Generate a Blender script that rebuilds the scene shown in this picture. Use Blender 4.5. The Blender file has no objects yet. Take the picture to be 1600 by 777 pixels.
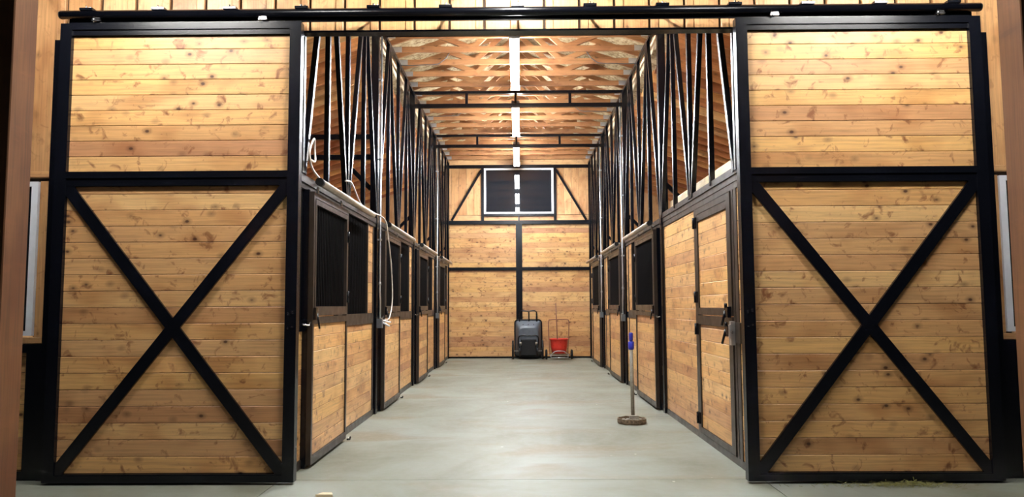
import bpy, math, random
from mathutils import Vector, Matrix
random.seed(7)
D = bpy.data
scn = bpy.context.scene
COL = scn.collection
PI = math.pi

# ------------------------------------------------------------------ camera
cam = D.cameras.new('camera')
cam.sensor_width = 36.0
cam.lens = 1150.0 / 1600.0 * 36.0
cam.clip_end = 200
co = D.objects.new('camera', cam)
COL.objects.link(co)
p_, y_, r_ = math.radians(4.43), math.radians(0.55), math.radians(0.28)
fw = Vector((-math.sin(y_) * math.cos(p_), math.cos(y_) * math.cos(p_), math.sin(p_)))
rt = Vector((math.cos(y_), math.sin(y_), 0))
up = rt.cross(fw)
rt2 = rt * math.cos(r_) - up * math.sin(r_)
up2 = up * math.cos(r_) + rt * math.sin(r_)
M = Matrix((rt2, up2, -fw)).transposed().to_4x4()
M.translation = (0, 0, 1.42)
co.matrix_world = M
scn.camera = co

# ------------------------------------------------------------------ world, exposure
scn.view_settings.view_transform = 'Standard'
scn.view_settings.look = 'None'
scn.view_settings.gamma = 1.0
scn.view_settings.use_curve_mapping = False
scn.view_settings.exposure = 3.4
w = D.worlds.new('night_sky')
scn.world = w
w.use_nodes = True
w.node_tree.nodes['Background'].inputs[0].default_value = (0.55, 0.65, 1.0, 1)
w.node_tree.nodes['Background'].inputs[1].default_value = 0.001
TUBE = 26.0        # emission of the aisle tubes
PORCH = 42.0       # emission of the porch tubes

# ------------------------------------------------------------------ materials
def new_mat(name):
    m = D.materials.new(name)
    m.use_nodes = True
    nt = m.node_tree
    return m, nt, nt.nodes['Principled BSDF']

def N(nt, typ, **kw):
    n = nt.nodes.new(typ)
    for k, v in kw.items():
        if k.startswith('i_'):
            n.inputs[k[2:].replace('_', ' ')].default_value = v
        else:
            setattr(n, k, v)
    return n

def ramp(nt, stops, interp='LINEAR'):
    r = nt.nodes.new('ShaderNodeValToRGB')
    r.color_ramp.interpolation = interp
    el = r.color_ramp.elements
    while len(el) < len(stops):
        el.new(0.5)
    for e, (p, c) in zip(el, stops):
        e.position = p
        e.color = (c, c, c, 1) if not isinstance(c, tuple) else (*c, 1)
    return r

def mix(nt, a, b, fac, mode='MIX'):
    m = nt.nodes.new('ShaderNodeMix')
    m.data_type = 'RGBA'
    m.blend_type = mode
    for sock, v in ((m.inputs[0], fac), (m.inputs[6], a), (m.inputs[7], b)):
        if isinstance(v, (int, float)):
            sock.default_value = v
        elif isinstance(v, tuple):
            sock.default_value = (*v, 1)
        else:
            nt.links.new(v, sock)
    return m.outputs[2]

def wood(name, tones, knot=(0.055, 0.017, 0.006), smudge=(0.20, 0.070, 0.022), knots=1.0, rough=0.42, smud=0.75):
    """sawn boards: grain along local X, knots, brown smudges, one tone per board"""
    m, nt, bs = new_mat(name)
    L = nt.links.new
    tc = N(nt, 'ShaderNodeTexCoord')
    oi = N(nt, 'ShaderNodeObjectInfo')
    sc = N(nt, 'ShaderNodeVectorMath', operation='SCALE')
    comb = N(nt, 'ShaderNodeCombineXYZ')
    mu = N(nt, 'ShaderNodeMath', operation='MULTIPLY'); mu.inputs[1].default_value = 57.0
    L(oi.outputs['Random'], mu.inputs[0])
    mu2 = N(nt, 'ShaderNodeMath', operation='MULTIPLY'); mu2.inputs[1].default_value = 23.7
    L(oi.outputs['Random'], mu2.inputs[0])
    L(mu.outputs[0], comb.inputs[0]); L(mu2.outputs[0], comb.inputs[2])
    add = N(nt, 'ShaderNodeVectorMath', operation='ADD')
    L(tc.outputs['Object'], add.inputs[0]); L(comb.outputs[0], add.inputs[1])
    P = add.outputs[0]
    # warp so that grain bends
    warp = N(nt, 'ShaderNodeTexNoise', i_Scale=2.2, i_Detail=2.0)
    L(P, warp.inputs['Vector'])
    wv = N(nt, 'ShaderNodeVectorMath', operation='MULTIPLY_ADD')
    L(warp.outputs['Color'], wv.inputs[0]); wv.inputs[1].default_value = (0.0, 0.03, 0.03); L(P, wv.inputs[2])
    mp = N(nt, 'ShaderNodeMapping'); mp.inputs['Scale'].default_value = (1.6, 60, 60)
    L(wv.outputs[0], mp.inputs[0])
    grain = N(nt, 'ShaderNodeTexNoise', i_Scale=1.0, i_Detail=5.0, i_Roughness=0.6)
    L(mp.outputs[0], grain.inputs['Vector'])
    # tone per board
    tr = ramp(nt, [(i / max(1, len(tones) - 1), t) for i, t in enumerate(tones)])
    L(oi.outputs['Random'], tr.inputs[0])
    gr = ramp(nt, [(0.3, 0.70), (0.55, 1.0), (0.75, 1.10)])
    L(grain.outputs['Fac'], gr.inputs[0])
    col = mix(nt, tr.outputs[0], gr.outputs[0], 1.0, 'MULTIPLY')
    # brown smudges beside knots
    mp2 = N(nt, 'ShaderNodeMapping'); mp2.inputs['Scale'].default_value = (9.5, 3, 9)
    mp2.inputs['Rotation'].default_value = (0, 0.6, 0)
    L(P, mp2.inputs[0])
    sm = N(nt, 'ShaderNodeTexNoise', i_Scale=1.0, i_Detail=3.0, i_Roughness=0.65, i_Distortion=0.7)
    L(mp2.outputs[0], sm.inputs['Vector'])
    smr = ramp(nt, [(0.575, 0.0), (0.64, smud * 0.55), (0.72, smud)])
    L(sm.outputs['Fac'], smr.inputs[0])
    col = mix(nt, col, smudge, smr.outputs[0])
    mpb = N(nt, 'ShaderNodeMapping'); mpb.inputs['Scale'].default_value = (1.7, 3, 3)
    L(P, mpb.inputs[0])
    bl = N(nt, 'ShaderNodeTexNoise', i_Scale=1.0, i_Detail=2.0); L(mpb.outputs[0], bl.inputs['Vector'])
    blr = ramp(nt, [(0.34, (0.74, 0.64, 0.58)), (0.50, (1.0, 1.0, 1.0))]); L(bl.outputs['Fac'], blr.inputs[0])
    col = mix(nt, col, blr.outputs[0], 1.0, 'MULTIPLY')
    # dark streaks / knot marks, larger
    mp3 = N(nt, 'ShaderNodeMapping'); mp3.inputs['Scale'].default_value = (9.0, 2, 13)
    L(wv.outputs[0], mp3.inputs[0])
    vo = N(nt, 'ShaderNodeTexVoronoi', i_Scale=0.62, i_Randomness=1.0)
    L(mp3.outputs[0], vo.inputs['Vector'])
    # random presence from cell colour
    sep = N(nt, 'ShaderNodeSeparateColor'); L(vo.outputs['Color'], sep.inputs[0])
    pres = ramp(nt, [(0.30, 0.0), (0.35, 1.0)]); L(sep.outputs[0], pres.inputs[0])
    kr = ramp(nt, [(0.0, 1.0), (0.07, 0.95), (0.12, 0.45), (0.30, 0.0)])
    L(vo.outputs['Distance'], kr.inputs[0])
    km = N(nt, 'ShaderNodeMath', operation='MULTIPLY'); L(kr.outputs[0], km.inputs[0]); L(pres.outputs[0], km.inputs[1])
    km2 = N(nt, 'ShaderNodeMath', operation='MULTIPLY'); L(km.outputs[0], km2.inputs[0]); km2.inputs[1].default_value = knots
    col = mix(nt, col, knot, km2.outputs[0])
    L(col, bs.inputs['Base Color'])
    bs.inputs['Roughness'].default_value = rough
    bp = N(nt, 'ShaderNodeBump', i_Strength=0.25, i_Distance=0.002)
    L(grain.outputs['Fac'], bp.inputs['Height']); L(bp.outputs[0], bs.inputs['Normal'])
    return m

def plain(name, c, rough=0.5, metal=0.0, spec=0.5, noise=0.0, scale=20.0):
    m, nt, bs = new_mat(name)
    bs.inputs['Base Color'].default_value = (*c, 1)
    bs.inputs['Roughness'].default_value = rough
    bs.inputs['Metallic'].default_value = metal
    bs.inputs['Specular IOR Level'].default_value = spec
    tc = N(nt, 'ShaderNodeTexCoord')
    no = N(nt, 'ShaderNodeTexNoise', i_Scale=scale, i_Detail=4.0)
    nt.links.new(tc.outputs['Object'], no.inputs['Vector'])
    r = ramp(nt, [(0.3, 1.0 - noise), (0.7, 1.0 + noise)])
    nt.links.new(no.outputs['Fac'], r.inputs[0])
    nt.links.new(mix(nt, c, r.outputs[0], 1.0, 'MULTIPLY'), bs.inputs['Base Color'])
    if noise > 0:
        rr = ramp(nt, [(0.3, max(0.03, rough - 0.08)), (0.7, min(1, rough + 0.1))])
        nt.links.new(no.outputs['Fac'], rr.inputs[0]); nt.links.new(rr.outputs[0], bs.inputs['Roughness'])
    return m

def emit(name, c, s):
    m, nt, bs = new_mat(name)
    bs.inputs['Base Color'].default_value = (0.8, 0.8, 0.8, 1)
    bs.inputs['Emission Color'].default_value = (*c, 1)
    bs.inputs['Emission Strength'].default_value = s
    return m

PINE = wood('knotty_pine', [(0.67, 0.385, 0.145), (0.53, 0.285, 0.12), (0.71, 0.45, 0.19), (0.44, 0.215, 0.10), (0.67, 0.395, 0.14), (0.61, 0.35, 0.155)], smud=0.95)
PINEW = wood('wall_pine', [(0.60, 0.32, 0.130), (0.66, 0.39, 0.18), (0.53, 0.27, 0.11)], knots=0.6, smud=0.45)
RAFT = wood('rafter_lumber', [(0.34, 0.105, 0.035), (0.80, 0.38, 0.12), (0.40, 0.13, 0.045), (0.66, 0.27, 0.085), (0.92, 0.55, 0.22), (0.36, 0.115, 0.04), (0.58, 0.22, 0.07), (0.78, 0.36, 0.12)], knots=0.5, smud=0.25, rough=0.6)  # strongly differing rafter tones imitate the bands of light and shadow
TRUSSW = wood('truss_lumber', [(0.36, 0.165, 0.060), (0.31, 0.13, 0.045), (0.39, 0.19, 0.075)], knots=0.5, smud=0.25, rough=0.6)
POSTW = wood('post_timber', [(0.155, 0.060, 0.018), (0.145, 0.055, 0.016)], knots=0.5, smud=0.4, rough=0.65)
CREAM = wood('cream_board', [(0.80, 0.64, 0.42), (0.76, 0.60, 0.40)], knots=0.3, smud=0.1)
BLACK = plain('black_steel', (0.0028, 0.0034, 0.0060), rough=0.26, spec=0.35, noise=0.0, scale=6)
BARM = plain('black_bar_paint', (0.0025, 0.0025, 0.0032), rough=0.5, spec=0.12)
BRONZE = plain('bronze_steel', (0.024, 0.017, 0.013), rough=0.38, spec=0.6, noise=0.15, scale=8)
GALV = plain('galvanised_steel', (0.55, 0.56, 0.58), rough=0.35, metal=0.9, noise=0.12, scale=12)
TRACKM = plain('weathered_track_steel', (0.42, 0.36, 0.30), rough=0.4, metal=0.6, noise=0.2, scale=9)
CHROME = plain('bright_zinc', (0.8, 0.8, 0.8), rough=0.18, metal=1.0)
WHITE = plain('white_vinyl', (0.80, 0.82, 0.88), rough=0.4, noise=0.03)
RUBBER = plain('black_rubber', (0.0045, 0.0045, 0.005), rough=0.55, noise=0.2, spec=0.3)
GREYPL = plain('grey_plastic', (0.075, 0.09, 0.11), rough=0.4, noise=0.2, scale=9)
REDPL = plain('red_plastic', (0.62, 0.03, 0.015), rough=0.35, noise=0.08)
BLUE = plain('blue_tape', (0.02, 0.03, 0.40), rough=0.4)
GREYW = plain('weathered_grey_pole', (0.26, 0.24, 0.20), rough=0.6, noise=0.25, scale=30)
PANM = plain('crusted_pan', (0.16, 0.115, 0.075), rough=0.85, noise=0.55, scale=40)
BOXG = plain('grey_box_metal', (0.09, 0.10, 0.11), rough=0.45, noise=0.1)
CABLE = plain('white_cable', (0.80, 0.70, 0.62), rough=0.4)
DCABLE = plain('grey_cable', (0.08, 0.07, 0.07), rough=0.5)
HAY = plain('green_hay', (0.20, 0.19, 0.06), rough=0.9, noise=0.5, scale=60)
WIRE = plain('rust_brown_metal', (0.20, 0.075, 0.04), rough=0.5, noise=0.2)
DARKW = plain('dark_backing', (0.05, 0.028, 0.015), rough=0.8, noise=0.2)
TUBEM = emit('tube_light', (0.93, 0.97, 1.0), TUBE)
PORCHS = emit('side_porch_tube_light', (1.0, 0.97, 0.92), PORCH * 0.42)
PORCHM = emit('porch_tube_light', (1.0, 0.97, 0.92), PORCH)

def glass():
    m, nt, bs = new_mat('night_window_glass')
    bs.inputs['Base Color'].default_value = (0.012, 0.014, 0.018, 1)
    bs.inputs['Roughness'].default_value = 0.02
    bs.inputs['IOR'].default_value = 1.42
    return m
GLASS = glass()

def osb():
    m, nt, bs = new_mat('osb_sheathing')
    tc = N(nt, 'ShaderNodeTexCoord')
    v = N(nt, 'ShaderNodeTexVoronoi', i_Scale=22.0)
    nt.links.new(tc.outputs['Object'], v.inputs['Vector'])
    s = N(nt, 'ShaderNodeSeparateColor'); nt.links.new(v.outputs['Color'], s.inputs[0])
    r = ramp(nt, [(0.0, (0.22, 0.14, 0.065)), (0.5, (0.42, 0.31, 0.17)), (1.0, (0.50, 0.40, 0.25))])
    nt.links.new(s.outputs[0], r.inputs[0]); nt.links.new(r.outputs[0], bs.inputs['Base Color'])
    bs.inputs['Roughness'].default_value = 0.8
    return m
OSB = osb()

def concrete():
    m, nt, bs = new_mat('brushed_concrete')
    L = nt.links.new
    tc = N(nt, 'ShaderNodeTexCoord')
    P = tc.outputs['Object']
    big = N(nt, 'ShaderNodeTexNoise', i_Scale=0.7, i_Detail=6.0, i_Roughness=0.6, i_Distortion=0.5); L(P, big.inputs['Vector'])
    fine = N(nt, 'ShaderNodeTexNoise', i_Scale=14.0, i_Detail=8.0, i_Roughness=0.7); L(P, fine.inputs['Vector'])
    b = ramp(nt, [(0.34, (0.118, 0.118, 0.082)), (0.5, (0.175, 0.185, 0.148)), (0.66, (0.215, 0.232, 0.205))]); L(big.outputs['Fac'], b.inputs[0])
    f = ramp(nt, [(0.3, 0.84), (0.65, 1.08)]); L(fine.outputs['Fac'], f.inputs[0])
    col = mix(nt, b.outputs[0], f.outputs[0], 1.0, 'MULTIPLY')
    mp = N(nt, 'ShaderNodeMapping'); mp.inputs['Scale'].default_value = (0.55, 1.5, 1); L(P, mp.inputs[0])
    st = N(nt, 'ShaderNodeTexNoise', i_Scale=1.0, i_Detail=3.0, i_Distortion=0.4); L(mp.outputs[0], st.inputs['Vector'])
    sr = ramp(nt, [(0.51, 0.0), (0.64, 0.7)]); L(st.outputs['Fac'], sr.inputs[0])
    col = mix(nt, col, (0.150, 0.118, 0.068), sr.outputs[0])
    # specks
    v = N(nt, 'ShaderNodeTexVoronoi', i_Scale=3.2); L(P, v.inputs['Vector'])
    vr = ramp(nt, [(0.0, 1.0), (0.035, 0.7), (0.05, 0.0)]); L(v.outputs['Distance'], vr.inputs[0])
    sp = N(nt, 'ShaderNodeSeparateColor'); L(v.outputs['Color'], sp.inputs[0])
    pr = ramp(nt, [(0.5, 0.0), (0.52, 1.0)]); L(sp.outputs[1], pr.inputs[0])
    mm = N(nt, 'ShaderNodeMath', operation='MULTIPLY'); L(vr.outputs[0], mm.inputs[0]); L(pr.outputs[0], mm.inputs[1])
    sc = ramp(nt, [(0.55, (0.55, 0.53, 0.45)), (0.6, (0.10, 0.08, 0.06))], 'CONSTANT'); L(sp.outputs[2], sc.inputs[0])
    col = mix(nt, col, sc.outputs[0], mm.outputs[0])
    L(col, bs.inputs['Base Color'])
    rr = ramp(nt, [(0.3, 0.42), (0.7, 0.62)]); L(fine.outputs['Fac'], rr.inputs[0]); L(rr.outputs[0], bs.inputs['Roughness'])
    bp = N(nt, 'ShaderNodeBump', i_Strength=0.15, i_Distance=0.004); L(fine.outputs['Fac'], bp.inputs['Height']); L(bp.outputs[0], bs.inputs['Normal'])
    return m
CONC = concrete()

# ------------------------------------------------------------------ builders
def tag(o, label=None, cat=None, group=None, kind=None):
    if label: o['label'] = label
    if cat: o['category'] = cat
    if group: o['group'] = group
    if kind: o['kind'] = kind
    return o

def empty(name, loc=(0, 0, 0), **k):
    o = D.objects.new(name, None)
    o.empty_display_size = 0.1
    COL.objects.link(o)
    o.location = loc
    return tag(o, **k)

def link(name, me, parent=None, loc=(0, 0, 0), rot=None):
    o = D.objects.new(name, me)
    COL.objects.link(o)
    base = Vector((0, 0, 0))
    p = parent
    while p is not None:
        base += p.location
        p = p.parent
    o.location = Vector(loc) - base
    if rot is not None: o.rotation_euler = rot
    if parent is not None: o.parent = parent
    return o

class MB:
    """collects boxes, bars and tubes in world metres; build() makes ONE mesh object"""
    def __init__(s): s.v = []; s.f = []; s.smooth = []
    def _add(s, vs, fs, sm=False):
        b = len(s.v); s.v += [tuple(v) for v in vs]
        s.f += [tuple(b + i for i in f) for f in fs]; s.smooth += [sm] * len(fs)
        return s
    def box(s, x0, x1, y0, y1, z0, z1):
        x0, x1 = min(x0, x1), max(x0, x1); y0, y1 = min(y0, y1), max(y0, y1)
        vs = [(x, y, z) for z in (z0, z1) for y in (y0, y1) for x in (x0, x1)]
        return s._add(vs, [(0, 2, 3, 1), (4, 5, 7, 6), (0, 1, 5, 4), (2, 6, 7, 3), (0, 4, 6, 2), (1, 3, 7, 5)])
    def bar(s, p, q, w, h, upv=(1, 0, 0)):
        """square bar from p to q; w across, h along upv"""
        p, q = Vector(p), Vector(q); d = (q - p).normalized()
        u = Vector(upv); u = (u - d * u.dot(d)).normalized(); r = d.cross(u)
        vs = []
        for c in (p, q):
            for a, b in ((-1, -1), (1, -1), (1, 1), (-1, 1)):
                vs.append(c + r * a * w / 2 + u * b * h / 2)
        return s._add(vs, [(0, 1, 2, 3), (7, 6, 5, 4), (0, 4, 5, 1), (1, 5, 6, 2), (2, 6, 7, 3), (3, 7, 4, 0)])
    def tube(s, pts, r, n=8, cap=True, closed=False):
        pts = [Vector(p) for p in pts]; m = len(pts); b = len(s.v); prev = None
        rs = r if isinstance(r, (list, tuple)) else [r] * m
        for i, p in enumerate(pts):
            if closed: d = (pts[(i + 1) % m] - pts[i - 1]).normalized()
            else: d = (pts[min(i + 1, m - 1)] - pts[max(i - 1, 0)]).normalized()
            if prev is None:
                a = Vector((0, 0, 1)) if abs(d.z) < 0.9 else Vector((1, 0, 0))
                u = (a - d * a.dot(d)).normalized()
            else: u = (prev - d * prev.dot(d)).normalized()
            prev = u; v = d.cross(u)
            for k in range(n):
                t = 2 * PI * k / n
                s.v.append(tuple(p + (u * math.cos(t) + v * math.sin(t)) * rs[i]))
        for i in range(m if closed else m - 1):
            j = (i + 1) % m
            for k in range(n):
                k2 = (k + 1) % n
                s.f.append((b + i * n + k, b + i * n + k2, b + j * n + k2, b + j * n + k)); s.smooth.append(True)
        if cap and not closed:
            s.f.append(tuple(b + k for k in reversed(range(n)))); s.smooth.append(False)
            s.f.append(tuple(b + (m - 1) * n + k for k in range(n))); s.smooth.append(False)
        return s
    def loft(s, rings, cap0=True, cap1=True, sm=True):
        """rings: list of equal length point lists"""
        b = len(s.v); n = len(rings[0])
        for r in rings: s.v += [tuple(p) for p in r]
        for i in range(len(rings) - 1):
            for k in range(n):
                k2 = (k + 1) % n
                s.f.append((b + i * n + k, b + i * n + k2, b + (i + 1) * n + k2, b + (i + 1) * n + k)); s.smooth.append(sm)
        if cap0: s.f.append(tuple(b + k for k in reversed(range(n)))); s.smooth.append(False)
        if cap1: s.f.append(tuple(b + (len(rings) - 1) * n + k for k in range(n))); s.smooth.append(False)
        return s
    def mesh(s, name, mat, org=(0, 0, 0)):
        me = D.meshes.new(name)
        o = Vector(org)
        me.from_pydata([tuple(Vector(v) - o) for v in s.v], [], s.f)
        me.polygons.foreach_set('use_smooth', s.smooth)
        me.materials.append(mat); me.update()
        return me
    def build(s, name, mat, parent=None, kind=None):
        xs, ys, zs = zip(*s.v)
        org = ((min(xs) + max(xs)) / 2, (min(ys) + max(ys)) / 2, min(zs))
        o = link(name, s.mesh(name, mat, org), parent, org)
        if kind: o['kind'] = kind
        return o

_cache = {}
def plank_mesh(L, h, t, c, mat):
    """chamfered board: length local X 0..L, face towards local -Y, height local Z 0..h"""
    key = (round(L, 3), round(h, 3), round(t, 3), c, mat.name)
    if key in _cache: return _cache[key]
    g = 0.0014
    prof = [(0, g + c), (c * .8, g), (t, g), (t, h - g), (c * .8, h - g), (0, h - g - c)]
    vs = [(0, a, b) for a, b in prof] + [(L, a, b) for a, b in prof]
    fs = [tuple(reversed(range(6))), tuple(range(6, 12))] + [(k, (k + 1) % 6, 6 + (k + 1) % 6, 6 + k) for k in range(6)]
    me = D.meshes.new('plank'); me.from_pydata(vs, [], fs)
    import bmesh
    bm = bmesh.new(); bm.from_mesh(me); bmesh.ops.recalc_face_normals(bm, faces=bm.faces); bm.to_mesh(me); bm.free()
    me.materials.append(mat); me.update()
    _cache[key] = me
    return me

def stack(parent, facing, face, a0, a1, z0, z1, h, mat=PINE, t=0.02, c=0.0035, first=None, name='plank'):
    """horizontal boards from z0 up to z1. facing 'y': faces -Y on plane y=face from x=a0..a1;
    facing '+x' / '-x': faces that way on plane x=face from y=a0..a1. Top board is cut."""
    z = z0
    k = 0
    while z < z1 - 0.004:
        hh = min(h if (k or not first) else first, z1 - z)
        j = random.uniform(-0.0012, 0.0012)
        me = plank_mesh(a1 - a0, hh, t, min(c, hh / 4), mat)
        if facing == 'y': link(name, me, parent, (a0, face + j, z))
        elif facing == '+x': link(name, me, parent, (face + j, a0, z), (0, 0, PI / 2))
        else: link(name, me, parent, (face + j, a1, z), (0, 0, -PI / 2))
        z += hh; k += 1

def vboard(parent, x0, x1, yf, z0, z1, mat=PINEW, t=0.02, c=0.004, name='board'):
    me = plank_mesh(z1 - z0, x1 - x0, t, c, mat)
    link(name, me, parent, (x1, yf + random.uniform(-.001, .001), z0), (0, -PI / 2, 0))

# ------------------------------------------------------------------ floor
fl = empty('floor', (0, 10, 0), kind='structure')
MB().box(-6.2, 6.2, -1.0, 20.6, -0.25, -0.03).build('slab_bed', DARKW, fl)
yj = [-1.0, 3.1, 6.15, 9.6, 13.2, 16.7, 20.6]
for i in range(len(yj) - 1):
    g = 0.004
    if yj[i + 1] <= 6.15:
        for x0, x1 in ((-6.2, -1.97), (-1.97, 1.97), (1.97, 6.2)):
            MB().box(x0 + g, x1 - g, yj[i] + g, yj[i + 1] - g, -0.1, 0).build('slab', CONC, fl)
    else:
        MB().box(-6.2, 6.2, yj[i] + g * .6, yj[i + 1] - g * .6, -0.1, 0).build('slab', CONC, fl)

# ------------------------------------------------------------------ front wall
WY = 6.20
ZB = 3.800
wf = empty('wall_front', (0, WY, 0), kind='structure')
MB().box(-6.2, 6.2, WY + .035, WY + .075, ZB, 5.6).build('sheathing', DARKW, wf)
for s in (-1, 1):
    MB().box(s * 2.0, s * 4.12, WY + .035, WY + .075, 0, 3.74).build('sheathing', DARKW, wf)  # unseen sheet behind each barn door, added to block light from the stalls
    MB().box(s * 4.12, s * 6.2, WY + .035, WY + .075, 0, 1.12).build('sheathing', DARKW, wf)
    MB().box(s * 5.0, s * 6.2, WY + .035, WY + .075, 1.12, 3.74).build('sheathing', DARKW, wf)
    MB().box(s * 4.12, s * 5.0, WY + .035, WY + .075, 2.5, 3.74).build('sheathing', DARKW, wf)
sp = 0.303

k0 = [-0.03 + sp * k for k in range(-19, 20)]
for c_ in k0:
    if abs(c_) > 5.9: continue
    side = -1 if c_ < 0 else 1
    zb = ZB if abs(c_) < 3.85 else 2.585
    # batten, with the dark gap on the side towards the aisle
    vboard(wf, c_ - .033, c_ + .033, WY - .012, zb, 5.6, t=.04, name='batten')
    if side < 0: a, b = c_ - sp + .033 , c_ - .033
    else: a, b = c_ + .033, c_ + sp - .033
    if side < 0: a += .020
    else: b -= .020
    zb2 = ZB if abs((a + b) / 2) < 3.85 else 2.585
    vboard(wf, a, b, WY, zb2, 5.6)
vboard(wf, -.03 + .033, -.03 + sp - .053, WY, ZB, 5.6)
for s in (-1, 1):
    a, b = (3.975, 6.0)
    x0, x1 = (s * b, s * a) if s < 0 else (a, b)
    link('skirt_board', plank_mesh(x1 - x0, .055, .05, .004, PINEW), wf, (x0, WY - .02, 2.53))
MB().box(-1.95, 1.95, WY - .02, WY + .08, ZB - .018, ZB - .001).build('head_angle', BLACK, wf)
# steel base frame and planks beside the opening
for s in (-1, 1):
    MB().box(s * 3.86, s * 3.985, WY - .06, WY + .06, 0, 3.72).build('steel_post', BLACK, wf)
    MB().box(s * 3.985, s * 4.115, WY - .05, WY + .05, 0, 1.115).build('steel_post', BLACK, wf)
    MB().box(s * 4.115, s * 6.0, WY - .05, WY + .05, 1.045, 1.115).build('steel_rail', BLACK, wf)
    MB().box(s * 4.115, s * 6.0, WY - .05, WY + .05, 0, .075).build('steel_rail', BLACK, wf)
    x0, x1 = (-6.0, -4.115) if s < 0 else (4.115, 6.0)
    stack(wf, 'y', WY, x0, x1, .075, 1.045, .134)
    # window trim boards
    vboard(wf, *((-4.09, -3.99) if s < 0 else (3.99, 4.045)), WY - .01, 1.175, 2.50, t=.04, name='trim_board')
    link('trim_board', plank_mesh(1.35, .055, .045, .004, PINEW), wf, ((-5.32, WY - .02, 1.118) if s < 0 else (3.97, WY - .02, 1.118)))
    vboard(wf, *((-6.0, -5.0) if s < 0 else (5.0, 6.0)), WY, 1.175, 2.52)
    # window
    wn = empty('window_1' if s < 0 else 'window_2', (s * 4.55, WY, 1.17), kind='structure')
    f = MB()
    xi, xo = (4.10 if s < 0 else 4.05), 4.98
    for a, b in ((xi, xi + .055), (xo - .055, xo)):
        f.box(s * a, s * b, WY - .02, WY + .05, 1.185, 2.495)
    f.box(s * (xi + .055), s * (xo - .055), WY - .02, WY + .05, 1.185, 1.225)
    f.box(s * (xi + .055), s * (xo - .055), WY - .02, WY + .05, 2.455, 2.495)
    f.build('window_frame', WHITE, wn)
    MB().box(s * (xi + .055), s * (xo - .055), WY + .01, WY + .02, 1.225, 2.455).build('pane', GLASS, wn)

# ------------------------------------------------------------------ side walls, back wall
for s, nm in ((-1, 'wall_left'), (1, 'wall_right')):
    wl = empty(nm, (s * 5.75, 13, 0), kind='structure')
    MB().box(s * 5.80, s * 5.84, 6.28, 20.2, 0, 3.85).build('sheathing', DARKW, wl)
    y = 6.3
    while y < 20.1:
        me = plank_mesh(3.85, .24, .02, .004, PINEW)
        # vertical boards on the side wall
        o = link('board', me, wl, (s * 5.78, y + (.24 if s < 0 else 0), 0))
        o.rotation_euler = Matrix(((0, -s * -1.0, 0), (0, 0, 0), (0, 0, 0))).to_3x3().to_euler() if False else (0, 0, 0)
        if s < 0: o.matrix_basis = Matrix.Translation(o.location) @ Matrix(((0, -1, 0, 0), (0, 0, -1, 0), (1, 0, 0, 0), (0, 0, 0, 1)))
        else: o.matrix_basis = Matrix.Translation(o.location) @ Matrix(((0, 1, 0, 0), (0, 0, 1, 0), (1, 0, 0, 0), (0, 0, 0, 1)))
        y += .243

BY = 20.05
wb = empty('wall_back', (0, BY, 0), kind='structure')
MB().box(-5.84, 5.84, BY + .045, BY + .09, 0, 4.0).box(-2.3, 2.3, BY + .045, BY + .09, 4.0, 6.0).box(-4, 4, BY + .045, BY + .09, 4.0, 4.6).build('sheathing', DARKW, wb)
for s in (-1, 1):
    xa, xb = (-1.93, -.085) if s < 0 else (.085, 1.93)
    stack(wb, 'y', BY + .01, xa, xb, .045, 2.375, .134)
    stack(wb, 'y', BY + .01, xa, xb, 2.46, 3.64, .134)
    # upper vertical boards
    x = 1.03
    while x < 1.92:
        x2 = min(x + .205, 1.93)
        vboard(wb, *((x, x2) if s > 0 else (-x2, -x)), BY + .015, 3.90, 5.25)
        x = x2 + .002
    link('skirt_board', plank_mesh(.90, .145, .02, .004, PINEW), wb, ((1.03 if s > 0 else -1.93), BY + .012, 3.745))
    link('skirt_board', plank_mesh(.94, .12, .02, .004, PINEW), wb, ((.02 if s > 0 else -.96), BY + .012, 3.745))
    # outer vertical boards seen through the trusses
    x = 2.0
    while x < 5.75:
        vboard(wb, *((x, x + .205) if s > 0 else (-x - .205, -x)), BY + .015, 0, 5.0 - (x - 2) * .333, name='board')
        x += .207
fb = MB()
MB().box(-.085, .085, BY - .04, BY + .04, 0, 3.74).build('steel_post', BLACK, wb)
MB().box(-1.93, 1.93, BY - .05, BY + .04, 3.64, 3.74).build('steel_beam', BLACK, wb)
for s in (-1, 1):
    MB().box(s * .085, s * 1.93, BY - .03, BY + .04, 2.378, 2.458).build('steel_rail', BLACK, wb)
    MB().box(s * .085, s * 1.93, BY - .03, BY + .04, 0, .045).build('steel_rail', BLACK, wb)
    MB().bar((s * 1.02, BY - .02, 5.15), (s * 1.84, BY - .02, 3.75), .06, .04, (0, 1, 0)).build('diagonal_brace', BLACK, wb)
    MB().box(s * .955, s * 1.025, BY - .03, BY + .03, 3.74, 5.19).build('steel_post', BLACK, wb)
MB().box(-.955, .955, BY - .03, BY + .03, 3.865, 3.92).build('steel_rail', BLACK, wb)
MB().box(-.02, .02, BY - .03, BY + .03, 3.74, 3.865).build('steel_post', BLACK, wb)
MB().box(-1.93, 1.93, BY - .04, BY + .04, 5.19, 5.28).build('steel_beam', BLACK, wb)
for zz in (5.285, 5.43): link('skirt_board', plank_mesh(4.0, .143, .02, .004, PINEW), wb, (-2.0, BY + .01, zz))
for k in range(20): vboard(wb, -2.05 + k * .205, -1.847 + k * .205, BY + .012, 5.58, 6.25 - abs(-1.95 + k * .205) / 3)
wn = empty('window_3', (0, BY, 3.92), kind='structure')
f = MB()
for a, b in ((-.955, -.90), (.90, .955)): f.box(a, b, BY - .045, BY + .035, 3.925, 5.185)
f.box(-.90, .90, BY - .045, BY + .035, 3.925, 3.975).box(-.90, .90, BY - .045, BY + .035, 5.135, 5.185)
f.build('window_frame', WHITE, wn)
MB().box(-.90, .90, BY, BY + .01, 3.975, 5.135).build('pane', GLASS, wn)

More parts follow.
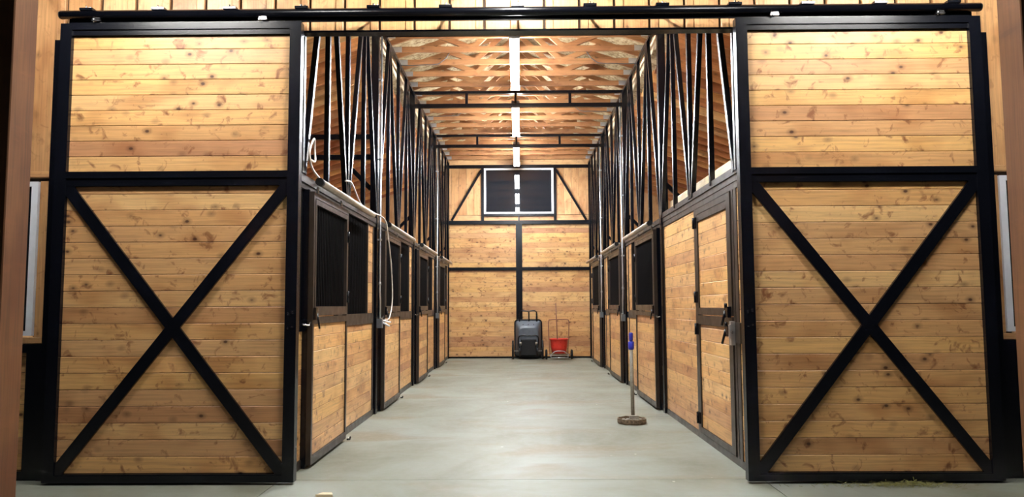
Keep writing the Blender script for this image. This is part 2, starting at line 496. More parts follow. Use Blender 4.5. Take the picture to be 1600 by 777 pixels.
# ------------------------------------------------------------------ roof (ceiling)
cl = empty('ceiling', (0, 13, 5.4), kind='structure')
SL = math.atan(1 / 3)
rl = 3.75 / math.cos(SL)
def rafter_mesh():
    m = MB(); m.box(0, rl, -.019, .019, -.092, .092); return m.mesh('rafter', RAFT)
RM = rafter_mesh()
y = 6.45
while y < 20.0:
    o = link('rafter', RM, cl, (2.09, y, 5.005), (0, SL, 0))
    o = link('rafter', RM, cl, (-2.09, y, 5.005), (0, PI - SL, 0))
    y += .4064
for s in (-1, 1):
    MB()._add([(s * 2.0, 6.2, 5.14), (s * 2.0, 20.2, 5.14), (s * 6.2, 20.2, 3.74), (s * 6.2, 6.2, 3.74),
               (s * 2.0, 6.2, 5.17), (s * 2.0, 20.2, 5.17), (s * 6.2, 20.2, 3.77), (s * 6.2, 6.2, 3.77)],
              [(0, 1, 2, 3), (7, 6, 5, 4), (0, 4, 5, 1), (1, 5, 6, 2), (2, 6, 7, 3), (3, 7, 4, 0)]).build('roof_deck', OSB, cl)
    # cream faced beam carrying the trusses
    yy = 6.3
    for yb in (9.85, 13.3, 16.75, 20.04):
        o = link('beam', plank_mesh(yb - yy - .004, .27, .04, .004, CREAM), cl,
                 (s * 2.03, (yy if s < 0 else yb - .004), 5.14), (0, 0, -s * PI / 2))
        yy = yb
def prism(m, prof, y0, y1):
    n = len(prof)
    m._add([(a, y0, b) for a, b in prof] + [(a, y1, b) for a, b in prof],
           [tuple(range(n)), tuple(reversed(range(n, 2 * n)))] + [(k, n + k, n + (k + 1) % n, (k + 1) % n) for k in range(n)])
y = 6.45
HZ = 5.41
def zt(x): return HZ + .10 + (2.1 - abs(x)) / 3.0
truss_mesh = {}
while y < 20.0:
    tm = MB().box(-2.10, 2.10, -.019, .019, 0, .089)
    if 'c' not in truss_mesh: truss_mesh['c'] = tm.mesh('roof_truss', TRUSSW)
    r = link('roof_truss', truss_mesh['c'], cl, (0, y, HZ))
    if 'w' not in truss_mesh:
        L_ = []
        for s in (-1, 1):
            L_.append(MB().bar((s * 2.1, 0, .13), (0, 0, .80), .038, .09, (0, 0, 1)).mesh('top_chord', TRUSSW))
            L_.append(MB().bar((s * 1.35, 0, .30), (s * .72, 0, .06), .038, .085, (0, 0, 1)).mesh('web', TRUSSW))
            L_.append(MB().bar((s * .72, 0, .06), (0, 0, .74), .038, .085, (0, 0, 1)).mesh('web', TRUSSW))
        truss_mesh['w'] = L_
        pl = []
        for s in (-1, 1): pl.append(MB().box(s * 1.98, s * 1.83, -.021, -.019, .0, .085).mesh('nail_plate', GALV))
        truss_mesh['p'] = pl
    for me in truss_mesh['w']: link(me.name.split('.')[0], me, r, (0, y, HZ))
    for me in truss_mesh['p']: link('nail_plate', me, r, (0, y, HZ))
    y += .61
for s in (-1, 1):
    # sheathing panels with seams
    yy = 6.2
    while yy < 20.2:
        y1 = min(yy + 1.21, 20.2)
        xs = [(0.0, 1.20), (1.208, 2.2)]
        for a, b in xs:
            za, zb = HZ + .86 - a / 3.0, HZ + .86 - b / 3.0
            MB()._add([(s * a, yy, za), (s * a, y1 - .006, za), (s * b, y1 - .006, zb), (s * b, yy, zb),
                       (s * a, yy, za + .015), (s * a, y1 - .006, za + .015), (s * b, y1 - .006, zb + .015), (s * b, yy, zb + .015)],
                      [(0, 1, 2, 3), (7, 6, 5, 4), (0, 4, 5, 1), (1, 5, 6, 2), (2, 6, 7, 3), (3, 7, 4, 0)]).build('sheathing', OSB, cl)
        yy = y1
MB()._add([(-6.3, 6.1, 4.25), (0, 6.1, 6.40), (6.3, 6.1, 4.25), (-6.3, 20.3, 4.25), (0, 20.3, 6.40), (6.3, 20.3, 4.25)],
          [(0, 1, 4, 3), (1, 2, 5, 4)]).build('roof_skin', DARKW, cl)
# grey cables looping through the roof trusses
cabs = []
for (x0, yy, s) in ((-1.95, 11.9, 1), (1.95, 11.9, -1), (-1.9, 15.2, 1), (1.9, 14.9, -1)):
    pts = []
    for t in range(9):
        u = t / 8
        pts.append((x0 + s * u * .85, yy + .02 * math.sin(u * 9), HZ - .012 + .26 * max(0, (u - .65) / .35) ** 2))
    o = MB().tube(pts, .008, 5).build('cable', DCABLE, cl)

# ------------------------------------------------------------------ porch posts and porch roof (in front of the wall)
for s in (-1, 1):
    p = empty('porch_post', (s * (2.83 if s < 0 else 2.78), 3.98, 0),
              label=('thick timber porch post at the far left edge' if s < 0 else 'thick timber porch post at the far right edge'),
              cat='post', group='timber posts under the porch')
    me = plank_mesh(4.9, .165, .187, .006, POSTW)
    o = link('timber', me, p, (0, 0, 0))
    X0, X1 = (-2.915, -2.75) if s < 0 else (2.712, 2.877)
    o.location = Vector((X1, 3.888, 0)) - p.location
    o.rotation_euler = (0, -PI / 2, 0)

# ------------------------------------------------------------------ barn doors
def barn_door(s):
    x0, x1 = (-3.835, -1.81) if s < 0 else (1.81, 3.835)
    d = empty('barn_door', ((x0 + x1) / 2, 6.03, 0.02),
              label=('left of the two large sliding barn doors, pine planks with black X brace' if s < 0
                     else 'right of the two large sliding barn doors, pine planks with black X brace'),
              cat='door', group='open sliding barn doors')
    fy0, fy1 = 5.975, 6.055
    MB().box(x0, x0 + .095, fy0, fy1, .02, 3.80).build('stile', BLACK, d)
    MB().box(x1 - .095, x1, fy0, fy1, .02, 3.80).build('stile', BLACK, d)
    a, b = x0 + .095, x1 - .095
    MB().box(a, b, fy0, fy1, 3.745, 3.80).box(a, b, fy0 + .012, fy1, 3.70, 3.742).build('top_rail', BLACK, d)
    MB().box(a, b, fy0, fy1, 2.485, 2.54).box(a, b, fy0 + .010, fy1, 2.42, 2.482).build('middle_rail', BLACK, d)
    MB().box(a, b, fy0, fy1, .02, .075).box(a, b, fy0 + .01, fy1, .077, .085).build('bottom_rail', BLACK, d)
    stack(d, 'y', 6.012, a, b, .085, 2.42, .1335)
    stack(d, 'y', 6.012, a, b, 2.54, 3.70, .1305)
    w_ = .095
    for (xa, xb) in ((a, b), (b, a)):
        # flat bar between the inner corners, clipped to the frame
        dx, dz = xb - xa, 2.42 - .085
        ln = math.hypot(dx, dz); ux, uz = dx / ln, dz / ln; nx, nz = -uz, ux
        sx = 1 if dx > 0 else -1
        off = w_ / 2
        ex = abs(off / uz); ez = abs(off / ux)
        poly = [(xa, .085), (xa + sx * ex, .085), (xb, 2.42 - ez), (xb, 2.42), (xb - sx * ex, 2.42), (xa, .085 + ez)]
        if sx < 0: poly = poly[::-1]
        m = MB(); prism(m, poly, 5.985 if sx > 0 else 5.9865, 6.011)
        m.build('diagonal_brace', BLACK, d)
    # latch bolts on the aisle side stile
    xl = (-1.86 if s < 0 else 1.86)
    for zz in (1.36, 1.375, 1.25):
        for dx in (-.018, .018):
            MB().tube([(xl + dx, fy0 - .008, zz + dx * .3), (xl + dx, fy0, zz + dx * .3)], .007, 6).build('bolt', CHROME, d)
    # hangers
    for hx in ((-3.53, -2.13) if s < 0 else (2.13, 3.50)):
        h = MB().box(hx - .012, hx + .012, 5.99, 6.03, 3.80, 3.87).build('hanger', BLACK, d)
        MB().box(hx - .035, hx + .035, 5.955, 5.985, 3.812, 3.824).box(hx - .03, hx + .03, 5.955, 5.985, 3.83, 3.84).tube([(hx - .02, 5.96, 3.80), (hx - .02, 5.96, 3.85)], .008, 6).build('hanger_bolt', CHROME, h)
    return d
barn_door(-1); barn_door(1)

tr = empty('door_track', (0, 6.02, 3.9), label='long black round track above the whole barn opening', cat='track')
MB().tube([(-3.85, 6.0, 3.882), (3.85, 6.0, 3.882)], .036, 16).build('tube', BLACK, tr)
MB().box(-3.80, 3.80, 6.03, 6.05, 3.822, 3.895).build('back_plate', BLACK, tr)
for s in (-1, 1): MB().tube([(s * 3.85, 6.0, 3.882), (s * 3.86, 6.0, 3.882)], .032, 16).build('end_cap', RUBBER, tr)
k = -6
for k in range(-6, 7):
    x = k * .605
    b_ = MB().box(x - .055, x + .055, 5.975, 6.03, 3.916, 3.936).box(x - .012, x + .012, 6.03, 6.172, 3.922, 3.932).build('bracket', BLACK, tr)
    MB().tube([(x, 5.985, 3.93), (x, 5.985, 3.952)], .009, 6).tube([(x + .03, 5.99, 3.934), (x + .03, 5.99, 3.947)], .008, 6).build('bolt', CHROME, b_)

# ------------------------------------------------------------------ stall trusses above the fronts, main posts, cross bars
YM = [6.42, 9.85, 13.3, 16.75, 20.0]
ORD = ['nearest', 'second', 'third', 'farthest']
def steel_truss(s, i):
    y0, y1 = YM[i], YM[i + 1]
    sd = 'left' if s < 0 else 'right'
    t = empty('steel_truss', (s * 1.925, y0, 0),
              label='%s black steel truss bay standing on the %s stall fronts' % (ORD[i], sd), cat='truss',
              group='steel trusses over the stall fronts')
    p = (y1 - y0) / 4
    X0, X1 = s * 1.90, s * 1.95
    zb, zt_ = 2.60, 5.29
    MB().box(X0, X1, y0 + .05, y1 - .05, zt_, zt_ + .05).build('top_chord', BLACK, t)
    if i == 0: MB().box(X0, X1, y0 - .03, y0 + .02, 2.60, 5.36).build('post', BLACK, t)
    if i < 3: MB().box(s * 1.90, s * 2.0, y1 - .05, y1 + .05, 0, 5.36).build('post', BLACK, t)
    else: MB().box(s * 1.90, s * 2.0, y1 - .10, y1 - .015, 0, 5.36).build('post', BLACK, t)
    for k in (1, 2, 3):
        y = y0 + k * p
        MB().box(X0, X1, y - .025, y + .025, zb, zt_).build('upright', BLACK, t)
    for (ya, yb) in ((y0 + .06, y0 + p - .05), (y0 + 2 * p - .05, y0 + p + .05), (y0 + 2 * p + .05, y0 + 3 * p - .05), (y1 - .06, y0 + 3 * p + .05)):
        MB().bar((s * 1.925, ya, zb), (s * 1.925, yb, zt_), .05, .05, (1, 0, 0)).build('diagonal', BLACK, t)
    # knee brace going outwards and down behind
    if not (s < 0 and i == 0):
        MB().bar((s * 1.96, y1 - .05, 3.05), (s * 2.35, y1 - .05, 2.66), .05, .05, (0, 1, 0)).build('knee_brace', BLACK, t)
    return t
for s in (-1, 1):
    for i in range(4): steel_truss(s, i)
for i, y in enumerate(YM[1:4]):
    t = empty('cross_truss', (0, y, 5.1), label='%s black steel cross bar spanning the aisle under the ceiling' % ['nearest', 'middle', 'farthest'][i],
              cat='truss', group='cross bars over the aisle')
    MB().box(-1.9, 1.9, y - .035, y + .035, 5.31, 5.36).build('top_bar', BLACK, t)
    zl = 5.12 if i == 0 else 5.055
    MB().box(-1.9, 1.9, y - .035, y + .035, zl, zl + .07).build('bottom_bar', BLACK, t)
    for x in (-.95, .95): MB().box(x - .025, x + .025, y - .03, y + .03, zl + .07, 5.31).build('strut', BLACK, t)
    MB().box(-.07, -.03, y - .02, y + .02, zl + .07, 5.31).build('strut', BLACK, t)
t = empty('side_truss', (-3.8, 9.85, 3.4), label='black double bar with brace crossing over the left stalls behind the uprights', cat='truss')
MB().box(-5.75, -2.0, 9.82, 9.88, 3.68, 3.75).build('top_bar', BLACK, t)
MB().box(-5.75, -2.0, 9.82, 9.88, 3.40, 3.47).build('bottom_bar', BLACK, t)
MB().bar((-2.40, 9.85, 3.42), (-2.0, 9.85, 3.00), .06, .05, (0, 1, 0)).build('diagonal_brace', BLACK, t)

# ------------------------------------------------------------------ stall fronts and sliding stall doors
def grille(parent, s, x, y0, y1, z0, z1, pitch=.058, r=.009):
    n = max(1, int(round((y1 - y0) / pitch)))
    for k in range(n):
        y = y0 + (k + .5) * (y1 - y0) / n
        key = ('gb', round(z1 - z0, 3), r)
        if key not in _cache: _cache[key] = MB().tube([(0, 0, 0), (0, 0, z1 - z0)], r, 6, cap=False).mesh('bar', BARM)
        link('bar', _cache[key], parent, (x, y, z0))

def stall_door(s, S, L, lab):
    """sliding door: face plane |x|=1.84"""
    F = '+x' if s < 0 else '-x'
    d = empty('stall_door', (s * 1.865, S + L / 2, .02), label=lab, cat='door', group='sliding stall doors with barred windows')
    xf, xb = s * 1.84, s * 1.885
    y0, y1 = S, S + L
    MB().box(xf, xb, y0, y0 + .045, .03, 2.455).build('stile', BRONZE, d)
    MB().box(xf, xb, y1 - .045, y1, .03, 2.455).build('stile', BRONZE, d)
    a, b = y0 + .045, y1 - .045
    MB().box(xf, xb, a, b, 2.40, 2.455).build('top_rail', BRONZE, d)
    MB().box(xf, xb, a, b, 1.262, 1.325).build('middle_rail', BRONZE, d)
    MB().box(xf, xb, a, b, .03, .10).build('bottom_rail', BRONZE, d)
    stack(d, F, s * 1.855, a, b, .10, 1.262, .131)
    g = MB().box(xf - s * .004, xb, a + .003, a + .035, 1.335, 2.392).box(xf - s * .004, xb, b - .035, b - .003, 1.335, 2.392) \
        .box(xf - s * .004, xb, a + .035, b - .035, 2.345, 2.392).box(xf - s * .004, xb, a + .035, b - .035, 1.335, 1.42).build('hay_gate', BRONZE, d)
    MB().tube([(s * 1.83, b + .01, 1.46), (s * 1.83, b + .01, 1.58)], .014, 6).build('hinge', BLACK, d)
    MB().tube([(s * 1.83, b + .01, 2.10), (s * 1.83, b + .01, 2.22)], .014, 6).build('hinge', BLACK, d)
    grille(g, s, s * 1.865, a + .045, b - .045, 1.42, 2.345)
    l = MB().box(s * 1.815, s * 1.838, y0 + .02, y0 + .09, 1.30, 1.41).tube([(s * 1.82, y0 + .075, 1.36), (s * 1.80, y0 + .085, 1.22)], .009, 6).build('latch', BLACK, d)
    MB().tube([(s * 1.83, y1 - .01, .02), (s * 1.80, y1, .018), (s * 1.80, y1 + .02, .04)], .01, 6).build('floor_guide', BLACK, d)
    for yy in (y0 + .14, y1 - .3):
        MB().box(s * 1.84, s * 1.855, yy - .02, yy + .02, 2.455, 2.515).build('hanger', GALV, d)
    return d

def stall_front(s, i, S, Lm, L, g1, st1, end, track=True):
    """fixed infill: plane |x|=1.93. S door start, L door length, g1 grille end, st1 strip end"""
    sd = 'left' if s < 0 else 'right'
    F = '+x' if s < 0 else '-x'
    f = empty('stall_front', (s * 1.95, S, 0), label='%s fixed stall front on the %s side, planks below and black bars above' % (ORD[i], sd),
              cat='stall', group='fixed stall fronts')
    xf, xb = s * 1.925, s * 1.975
    X = s * 1.935
    # header with two steps
    MB().box(s * 1.91, s * 1.99, Lm, end, 2.525, 2.595).box(s * 1.92, s * 1.99, Lm, end, 2.475, 2.522).build('header', BRONZE, f)
    MB().box(xf, xb, Lm + .06, end - .0, 0, .075).build('base_rail', BRONZE, f)
    # narrow infill before the door
    a, b = Lm + .055, S
    if b - a > .05:
        stack(f, F, X, a, b, .075, 1.20, .131)
        MB().box(xf, xb, a, b, 1.20, 1.30).build('middle_rail', BLACK, f)
        grille(f, s, s * 1.95, a, b, 1.30, 2.475, .05)
    MB().box(s * 1.89, s * 1.985, S, S + .04, 0, 2.475).build('jamb', BLACK, f)
    # behind the door the opening is clear up to L
    yd = S + L - .06
    MB().box(xf, xb, yd, yd + .05, .075, 2.475).build('stud', BRONZE, f)
    MB().box(xf, xb, yd + .05, st1, 1.20, 1.33).build('middle_rail', BRONZE, f)
    stack(f, F, X, yd + .05, st1, .075, 1.20, .131)
    grille(f, s, s * 1.95, yd + .06, g1, 1.33, 2.475)
    MB().box(xf, xb, g1, g1 + .04, 1.33, 2.475).build('stud', BRONZE, f)
    stack(f, F, X, g1 + .04, st1, 1.33, 2.475, .131)
    MB().box(xf, xb, st1, st1 + .055, .075, 2.475).build('stud', BRONZE, f)
    if end - st1 > .2:
        stack(f, F, X, st1 + .055, end, .075, 1.20, .131)
        MB().box(xf, xb, st1 + .055, end, 1.20, 1.30).build('middle_rail', BLACK, f)
        stack(f, F, X, st1 + .055, end, 1.30, 2.475, .131)
    if track:
        ye = min(S + 2.46, end - .05)
        t = MB().tube([(s * 1.80, S + .06, 2.545), (s * 1.80, ye, 2.545)], .034, 12).build('track', TRACKM, f)
        MB().tube([(s * 1.80, S + .0, 2.545), (s * 1.80, S + .075, 2.545)], .037, 12).build('end_cap', RUBBER, t)
        for yy in (S + .35, S + 1.2, ye - .25):
            MB().box(s * 1.80, s * 1.915, yy - .03, yy + .03, 2.575, 2.59).build('bracket', GALV, t)
    # sliding bolt beside the door
    MB().tube([(s * 1.90, S - .10, 1.265), (s * 1.87, S - .02, 1.25), (s * 1.86, S + .0, 1.28)], .008, 6).build('bolt', CHROME, f)

SL_ = [6.56, 10.08, 13.53, 16.98]
for i, S in enumerate(SL_):
    Lm = 6.30 if i == 0 else YM[i] + .0
    en = YM[i + 1]
    g1, st1 = S + 2.76, S + 3.11
    if i == 3: g1, st1 = S + 2.62, S + 2.9
    stall_front(-1, i, S, Lm if i == 0 else Lm, 1.33, g1, st1, en)
    stall_door(-1, S, 1.33, '%s sliding stall door on the left side with barred window' % ORD[i])
for i in (1, 2, 3):
    S = SL_[i]
    en = YM[i + 1]
    g1, st1 = S + 2.50, S + 2.90
    if i == 3: g1, st1 = S + 2.4, S + 2.78
    stall_front(1, i, S, YM[i], 1.62, g1, st1, en)
    stall_door(1, S, 1.62, '%s sliding stall door on the right side with barred window' % {1: 'nearest', 2: 'middle', 3: 'farthest'}[i])

# first bay on the right: closed plank wall with a two-leaf door
f = empty('tack_room_front', (1.95, 8.2, 0), label='tall bronze framed plank wall beside the two-leaf door on the right', cat='wall panel')
MB().box(1.91, 1.99, 6.30, 9.85, 2.575, 2.64).box(1.92, 1.99, 6.30, 9.85, 2.515, 2.572).box(1.925, 1.99, 6.30, 9.85, 2.455, 2.512).build('header', BRONZE, f)
MB().box(1.925, 1.975, 6.30, 9.95, 0, .065).build('base_rail', BRONZE, f)
for ya, yb in ((9.78, 9.84), (7.98, 8.08), (6.50, 6.58), (6.60, 6.66), (6.30, 6.34)):
    MB().box(1.925, 1.975, ya, yb, .065, 2.455).build('stud', BRONZE, f)
stack(f, '-x', 1.935, 8.08, 9.78, .065, 2.455, .131)
stack(f, '-x', 1.935, 6.34, 6.50, .065, 2.455, .131)
MB().box(1.905, 1.925, 6.42, 6.60, 1.08, 1.26).build('latch_plate', BRONZE, f)
ck = MB().box(1.87, 1.905, 6.56, 6.62, 1.06, 1.27).box(1.86, 1.87, 6.575, 6.605, 1.12, 1.24).build('lock_box', GALV, f)
d = empty('two_leaf_door', (1.95, 7.3, .07), label='two-leaf hinged plank door, nearest door on the right side of the aisle', cat='door')
def leaf(z0, z1, tops, nm):
    m = MB().box(1.915, 1.965, 6.67, 6.79, z0, z1).box(1.915, 1.965, 7.90, 7.975, z0, z1)
    for a, b in tops: m.box(1.915, 1.965, 6.79, 7.90, a, b)
    lf = m.build(nm, BRONZE, d)
    return lf
lf = leaf(1.315, 2.445, [(2.385, 2.445), (2.31, 2.380), (1.315, 1.385)], 'upper_leaf')
stack(lf, '-x', 1.93, 6.79, 7.90, 1.385, 2.31, .131)
lf2 = leaf(.075, 1.305, [(1.21, 1.305), (.075, .13)], 'lower_leaf')
stack(lf2, '-x', 1.93, 6.79, 7.90, .13, 1.21, .131)
for z in (2.30, 1.50, 1.16, .22): MB().box(1.90, 1.916, 7.93, 8.02, z - .06, z + .06).tube([(1.895, 7.98, z - .06), (1.895, 7.98, z + .06)], .012, 6).build('hinge', BLACK, d)
for z in (1.36, 1.19):
    MB().box(1.88, 1.914, 6.70, 6.80, z - .06, z + .04).tube([(1.885, 6.79, z), (1.86, 6.82, z - .13)], .012, 6).tube([(1.88, 6.75, z + .03), (1.88, 6.75, z + .07)], .015, 6).build('latch', BLACK, d)
# cream boards of the loft floor above it
lo = empty('loft_floor', (2.2, 8.0, 2.64), label='cream board lying on top of the right plank wall under the rafters', cat='board')
for a, b in ((6.35, 7.5), (7.505, 8.9), (8.905, 9.75)):
    link('plank', plank_mesh(b - a, .16, .04, .012, CREAM), lo, (2.02, b, 2.641), (0, 0, -PI / 2))
MB().box(2.10, 5.7, 6.35, 9.75, 2.66, 2.70).build('floor_sheet', OSB, lo)

# ------------------------------------------------------------------ conduits
def conduit(s, y, off, zbox, lab, ztop=5.2):
    x = s * 1.868
    c = empty('conduit', (x, y + off, zbox), label=lab, cat='conduit', group='galvanised conduits with switch boxes')
    MB().tube([(x, y + off, ztop), (x, y + off, 1.62), (s * 1.862, y + off, 1.50), (s * 1.862, y + off, zbox + .07)], .014, 8).build('pipe', GALV, c)
    MB().box(s * 1.828, s * 1.898, y + off - .045, y + off + .045, zbox - .06, zbox + .06).build('switch_box', BOXG, c)
    MB().tube([(x, y + off, 1.70), (x, y + off, 1.74)], .019, 8).build('coupling', GALV, c)
    for z in (2.3, 3.4, 4.5): MB().box(s * 1.85, s * 1.90, y + off - .03, y + off + .03, z, z + .02).build('strap', GALV, c)
conduit(-1, 9.85, 0, 1.19, 'galvanised conduit with grey box and white plugs on the nearest left post')
conduit(-1, 16.75, 0, 1.20, 'galvanised conduit with grey box on the far left post')
conduit(1, 13.3, 0, 1.19, 'nearer of the two galvanised conduits on the right side')
conduit(1, 16.75, 0, 1.20, 'farther of the two galvanised conduits on the right side')

def spline(pts, n=6):
    out = []
    P = [Vector(p) for p in pts]; P = [P[0]] + P + [P[-1]]
    for i in range(1, len(P) - 2):
        for k in range(n):
            t = k / n
            out.append(0.5 * ((2 * P[i]) + (-P[i - 1] + P[i + 1]) * t + (2 * P[i - 1] - 5 * P[i] + 4 * P[i + 1] - P[i + 2]) * t * t + (-P[i - 1] + 3 * P[i] - 3 * P[i + 1] + P[i + 2]) * t ** 3))
    out.append(P[-2]); return out
cb = empty('extension_cord', (-1.83, 9.0, 2.4), label='white extension cord hanging over the left track and down to the grey box', cat='cord')
MB().tube(spline([(-1.81, 9.93, 1.24), (-1.79, 10.15, 1.26), (-1.79, 10.38, 1.50), (-1.79, 10.28, 1.95), (-1.79, 10.02, 2.35), (-1.80, 9.80, 2.58), (-1.88, 9.3, 2.62), (-1.88, 8.7, 2.63), (-1.88, 8.2, 2.80), (-1.88, 7.9, 2.78)]), .009, 6).build('cord', CABLE, cb)
MB().tube(spline([(-1.88, 6.9, 2.62), (-1.88, 6.6, 2.68), (-1.86, 6.45, 2.80), (-1.87, 6.62, 2.95), (-1.9, 6.75, 2.88), (-1.88, 6.7, 2.76), (-1.86, 6.5, 2.73)]), .010, 6).build('cord_loop', CABLE, cb)
MB().tube([(-1.83, 9.90, 1.20), (-1.76, 9.98, 1.15)], .013, 6).tube([(-1.83, 9.90, 1.23), (-1.75, 10.02, 1.20)], .011, 6).build('plug', WHITE, cb)

# ------------------------------------------------------------------ tube lamps
def lamp(x, y0, y1, z, lab, mat, grp='fluorescent tube lights over the aisle'):
    l = empty('tube_light', (x, (y0 + y1) / 2, z), label=lab, cat='light', group=grp)
    MB().box(x - .05, x + .05, y0, y1, z + .035, z + .06).build('housing', WHITE, l)
    for dx in (-.045, .045):
        MB().tube([(x + dx, y0 + .03, z), (x + dx, y1 - .03, z)], .022, 8).build('tube', mat, l)
    for y in (y0, y1 - .03): MB().box(x - .075, x + .075, y, y + .03, z - .02, z + .075).build('end_cap', WHITE, l)
    for y in (y0 + .4, y1 - .4): MB().tube([(x, y, z + .075), (x, y, HZ)], .004, 5).build('hanger', GALV, l)
lamp(-.05, 7.0, 9.4, 5.14, 'tube light over the first bay, hidden above the opening', TUBEM)
lamp(-.05, 9.95, 12.45, 5.14, 'largest visible tube light, nearest over the aisle', TUBEM)
lamp(-.05, 13.42, 15.9, 5.14, 'middle tube light over the aisle', TUBEM)
lamp(-.05, 16.87, 19.4, 5.14, 'smallest tube light, nearest the back window', TUBEM)
def plamp(x, y0, y1, z, lab):
    l = empty('porch_light', (x, (y0 + y1) / 2, z), label=lab, cat='light', group='porch lights out of frame')
    MB().box(x - .05, x + .05, y0, y1, z + .035, z + .075).build('housing', WHITE, l)
    for dx in (-.045, .045): MB().tube([(x + dx, y0, z), (x + dx, y1, z)], .022, 8).build('tube', PORCHM, l)
plamp(-.03, 4.15, 5.45, 4.75, 'porch tube light above the middle of the opening')
for s in (-1, 1):
    l = empty('porch_light', (s * 3.2, 4.75, 4.45), label='porch tube light above the %s barn door' % ('left' if s < 0 else 'right'), cat='light', group='porch lights out of frame')
    MB().box(s * 2.6, s * 3.8, 4.70, 4.80, 4.485, 4.525).build('housing', WHITE, l)
    for dy in (-.045, .045): MB().tube([(s * 2.6, 4.75 + dy, 4.45), (s * 3.8, 4.75 + dy, 4.45)], .022, 8).build('tube', PORCHS, l)

# ------------------------------------------------------------------ tub cart, stood on end against the back wall
tc = empty('tub_cart', (.22, 19.75, 0), label='grey two-wheeled tub cart tipped up against the back wall', cat='cart')
cx, cy = .235, 19.72
def rr(w, d, z, y, n=5, r=.08):
    pts = []
    for (sx, sz, a0) in ((1, 1, 0), (-1, 1, 90), (-1, -1, 180), (1, -1, 270)):
        for k in range(n):
            a = math.radians(a0 + 90 * k / (n - 1))
            pts.append((cx + sx * (w / 2 - r) + r * math.cos(a), y, z + sz * (d / 2 - r) + r * math.sin(a)))
    return pts
# tub shell: open side to the wall, bottom towards the aisle
tub = MB().loft([rr(.70, .96, .54, 19.98), rr(.68, .94, .54, 19.96), rr(.56, .74, .52, 19.62, r=.10), rr(.48, .64, .50, 19.56, r=.12)], cap0=False)
tub.build('tub', GREYPL, tc)
MB().tube(rr(.72, .98, .54, 19.975), .018, 6, closed=True).build('rim', RUBBER, tc)
for dx in (-.14, 0, .14): MB().tube([(cx + dx, 19.66, .92), (cx + dx, 19.585, .66)], .014, 6).build('rib', RUBBER, tc)
MB().tube(spline([(cx - .23, 19.90, .96), (cx - .22, 19.93, 1.25), (cx + .0, 19.93, 1.262), (cx + .22, 19.93, 1.25), (cx + .23, 19.90, .96)], 4), .016, 8).build('handle', BLACK, tc)
for dx in (.02, .225):
    MB().bar((cx + dx, 19.92, .95), (cx + dx, 19.93, 1.24), .035, .03, (0, 1, 0)).build('handle_stay', BLACK, tc)
MB().tube(spline([(cx - .24, 19.55, .30), (cx - .25, 19.53, .60), (cx, 19.53, .63), (cx + .25, 19.53, .60), (cx + .24, 19.55, .30)], 4), .013, 6).build('leg_frame', BLACK, tc)
for dx in (-.19, .19): MB().tube([(cx + dx, 19.55, .38), (cx + dx * 1.1, 19.50, .44)], .03, 8).build('foot', TRACKM, tc)
MB().loft([[(cx - .20, 19.50, .12), (cx + .20, 19.50, .12), (cx + .17, 19.50, .50), (cx - .17, 19.50, .50)],
           [(cx - .25, 19.60, .06), (cx + .25, 19.60, .06), (cx + .22, 19.60, .54), (cx - .22, 19.60, .54)]], sm=False).build('undercarriage', RUBBER, tc)
MB().tube([(cx - .38, 19.62, .22), (cx + .38, 19.62, .22)], .014, 8).build('axle', GALV, tc)
def wheel(parent, x, y, z, R, wd, mat=RUBBER, nm='wheel'):
    t = [(x, y + (R - wd * .5) * math.cos(a), z + (R - wd * .5) * math.sin(a)) for a in [2 * PI * k / 20 for k in range(20)]]
    w_ = MB().tube(t, wd * .5, 8, closed=True).build(nm, mat, parent)
    m = MB().tube([(x - wd * .4, y, z), (x + wd * .4, y, z)], R * .18, 10)
    for k in range(8):
        a = 2 * PI * k / 8
        m.tube([(x, y, z), (x, y + (R - wd * .6) * math.cos(a), z + (R - wd * .6) * math.sin(a))], .005, 5)
    m.build('hub', GALV, w_)
for dx in (-.41, .37): wheel(tc, cx + dx, 19.60, .255, .25, .05)

# ------------------------------------------------------------------ red bucket on a two wheeled frame
rc = empty('muck_cart', (1.04, 19.6, 0), label='red plastic bucket on a brown wheeled tube frame by the back wall', cat='cart')
MB().tube(spline([(.80, 19.55, .10), (.775, 19.62, .60), (.775, 19.68, .98), (.83, 19.70, 1.035), (1.04, 19.70, 1.04), (1.26, 19.70, 1.035), (1.31, 19.68, .98), (1.30, 19.62, .60), (1.26, 19.55, .10)], 5), .013, 8).build('handle_frame', WIRE, rc)
n = 24
def ring(r, z, sx=1.0): return [(1.035 + r * math.cos(2 * PI * k / n), 19.50 + r * sx * math.sin(2 * PI * k / n) * .8, z) for k in range(n)]
MB().loft([ring(.185, .16), ring(.215, .34), ring(.235, .52), ring(.25, .525), ring(.25, .545), ring(.232, .545), ring(.18, .18)], cap0=True, cap1=True).build('bucket', REDPL, rc)
MB().tube([(.80, 19.42, .11), (1.28, 19.42, .11)], .012, 6).tube([(.80, 19.42, .11), (.80, 19.58, .11)], .012, 6).tube([(1.28, 19.42, .11), (1.28, 19.58, .11)], .012, 6) \
    .tube(spline([(.82, 19.30, .14), (.92, 19.29, .22), (1.04, 19.285, .235), (1.16, 19.29, .22), (1.26, 19.30, .14)], 4), .009, 6).tube([(.82, 19.30, .06), (1.26, 19.30, .06)], .012, 6) \
    .tube([(.82, 19.30, .06), (.82, 19.30, .14)], .010, 6).tube([(1.26, 19.30, .06), (1.26, 19.30, .14)], .010, 6).tube([(.82, 19.30, .06), (.80, 19.58, .11)], .010, 6).tube([(1.26, 19.30, .06), (1.28, 19.58, .11)], .010, 6).build('base_frame', GALV, rc)
MB().tube([(.70, 19.58, .13), (1.38, 19.58, .13)], .010, 6).build('axle', GALV, rc)
for x in (.705, 1.375): wheel(rc, x, 19.58, .13, .13, .055)
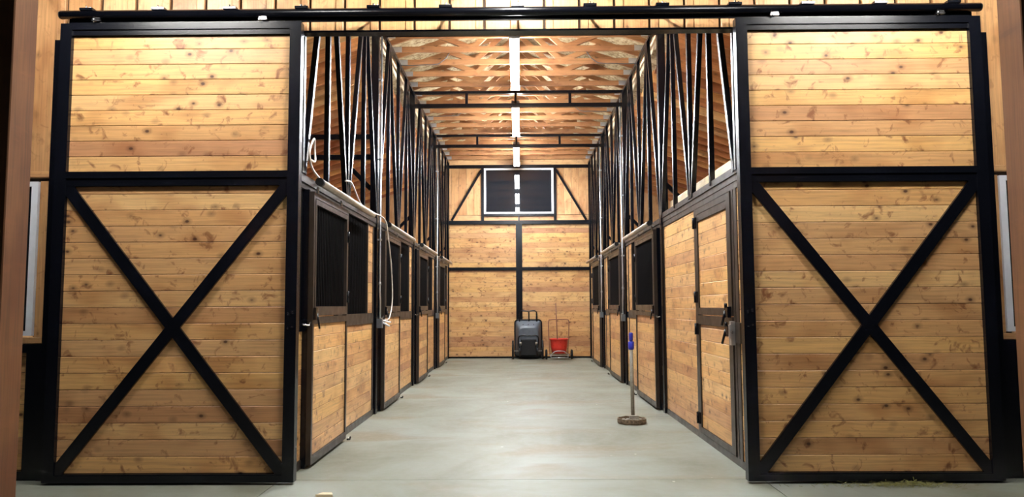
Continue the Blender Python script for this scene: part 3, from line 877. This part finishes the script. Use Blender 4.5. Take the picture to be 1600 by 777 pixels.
br = empty('broom', (.98, 19.45, .2), label='thin dark tool handle standing in the red bucket', cat='tool')
MB().tube([(1.005, 19.45, .19), (.965, 19.62, 1.47)], .014, 8).build('handle', WIRE, br)
MB().box(.92, 1.09, 19.43, 19.47, .185, .26).build('head', DARKW, br)

# ------------------------------------------------------------------ grey pole in a round pan
pt = empty('pole_in_pan', (1.345, 9.0, 0), label='grey pole with blue taped top standing in a round crusted pan', cat='tool')
n = 20
def pr(r, z): return [(1.345 + r * math.cos(2 * PI * k / n), 9.0 + r * math.sin(2 * PI * k / n), z + .004 * math.sin(k * 2.3)) for k in range(n)]
MB().loft([pr(.165, .002), pr(.174, .02), pr(.174, .062), pr(.160, .064), pr(.155, .022)], cap1=True, sm=False).build('pan', PANM, pt)
m = MB()
for k in range(60):
    a, r = random.uniform(0, 2 * PI), .15 * math.sqrt(random.random())
    x, y = 1.345 + r * math.cos(a), 9.0 + r * math.sin(a); q = random.uniform(.008, .02)
    m.box(x - q, x + q, y - q, y + q, .02, .025 + random.uniform(.005, .025))
m.build('debris', GREYW, pt, kind='stuff')
MB().tube([(1.36, 9.0, .05), (1.352, 9.0, .94)], .022, 8).build('pole', GREYW, pt)
MB().tube([(1.352, 9.0, .88), (1.352, 9.0, .90), (1.352, 9.0, .97), (1.352, 9.0, .98)], [.030, .036, .036, .024], 10).tube([(1.351, 9.0, .98), (1.351, 9.0, 1.00), (1.351, 9.0, 1.07), (1.351, 9.0, 1.085)], [.018, .026, .026, .020], 10).build('blue_tape', BLUE, pt)
MB().box(1.31, 1.42, 8.93, 8.97, .06, .10).build('foot_plate', GREYW, pt)

# ------------------------------------------------------------------ hay wisps and the wood scrap
m = MB()
for k in range(420):
    u = random.gauss(0, 1)
    x = 3.02 + u * .17 + (random.random() < .25) * random.uniform(-.6, .2); y = 5.93 - abs(random.gauss(0, .05)); z = abs(random.gauss(0, .014)) * math.exp(-u * u)
    a = random.uniform(0, PI); l = random.uniform(.02, .07)
    m.bar((x, y, z + .003), (x + l * math.cos(a), y + l * math.sin(a) * .5, z + .003 + random.uniform(-.002, .02)), .0025, .0015, (0, 0, 1))
tag(m.build('hay', HAY), label='small scatter of green hay below the right barn door', cat='hay', kind='stuff')
m = MB()._add([(-1.53, 5.60, 0), (-1.40, 5.60, 0), (-1.42, 5.66, 0), (-1.49, 5.67, 0), (-1.53, 5.60, .02), (-1.40, 5.60, .02), (-1.42, 5.66, .02), (-1.49, 5.67, .02)],
              [(3, 2, 1, 0), (4, 5, 6, 7), (0, 1, 5, 4), (1, 2, 6, 5), (2, 3, 7, 6), (3, 0, 4, 7)])
tag(m.build('wood_scrap', CREAM), label='small pale wood offcut lying on the concrete in front of the left door', cat='wood offcut')
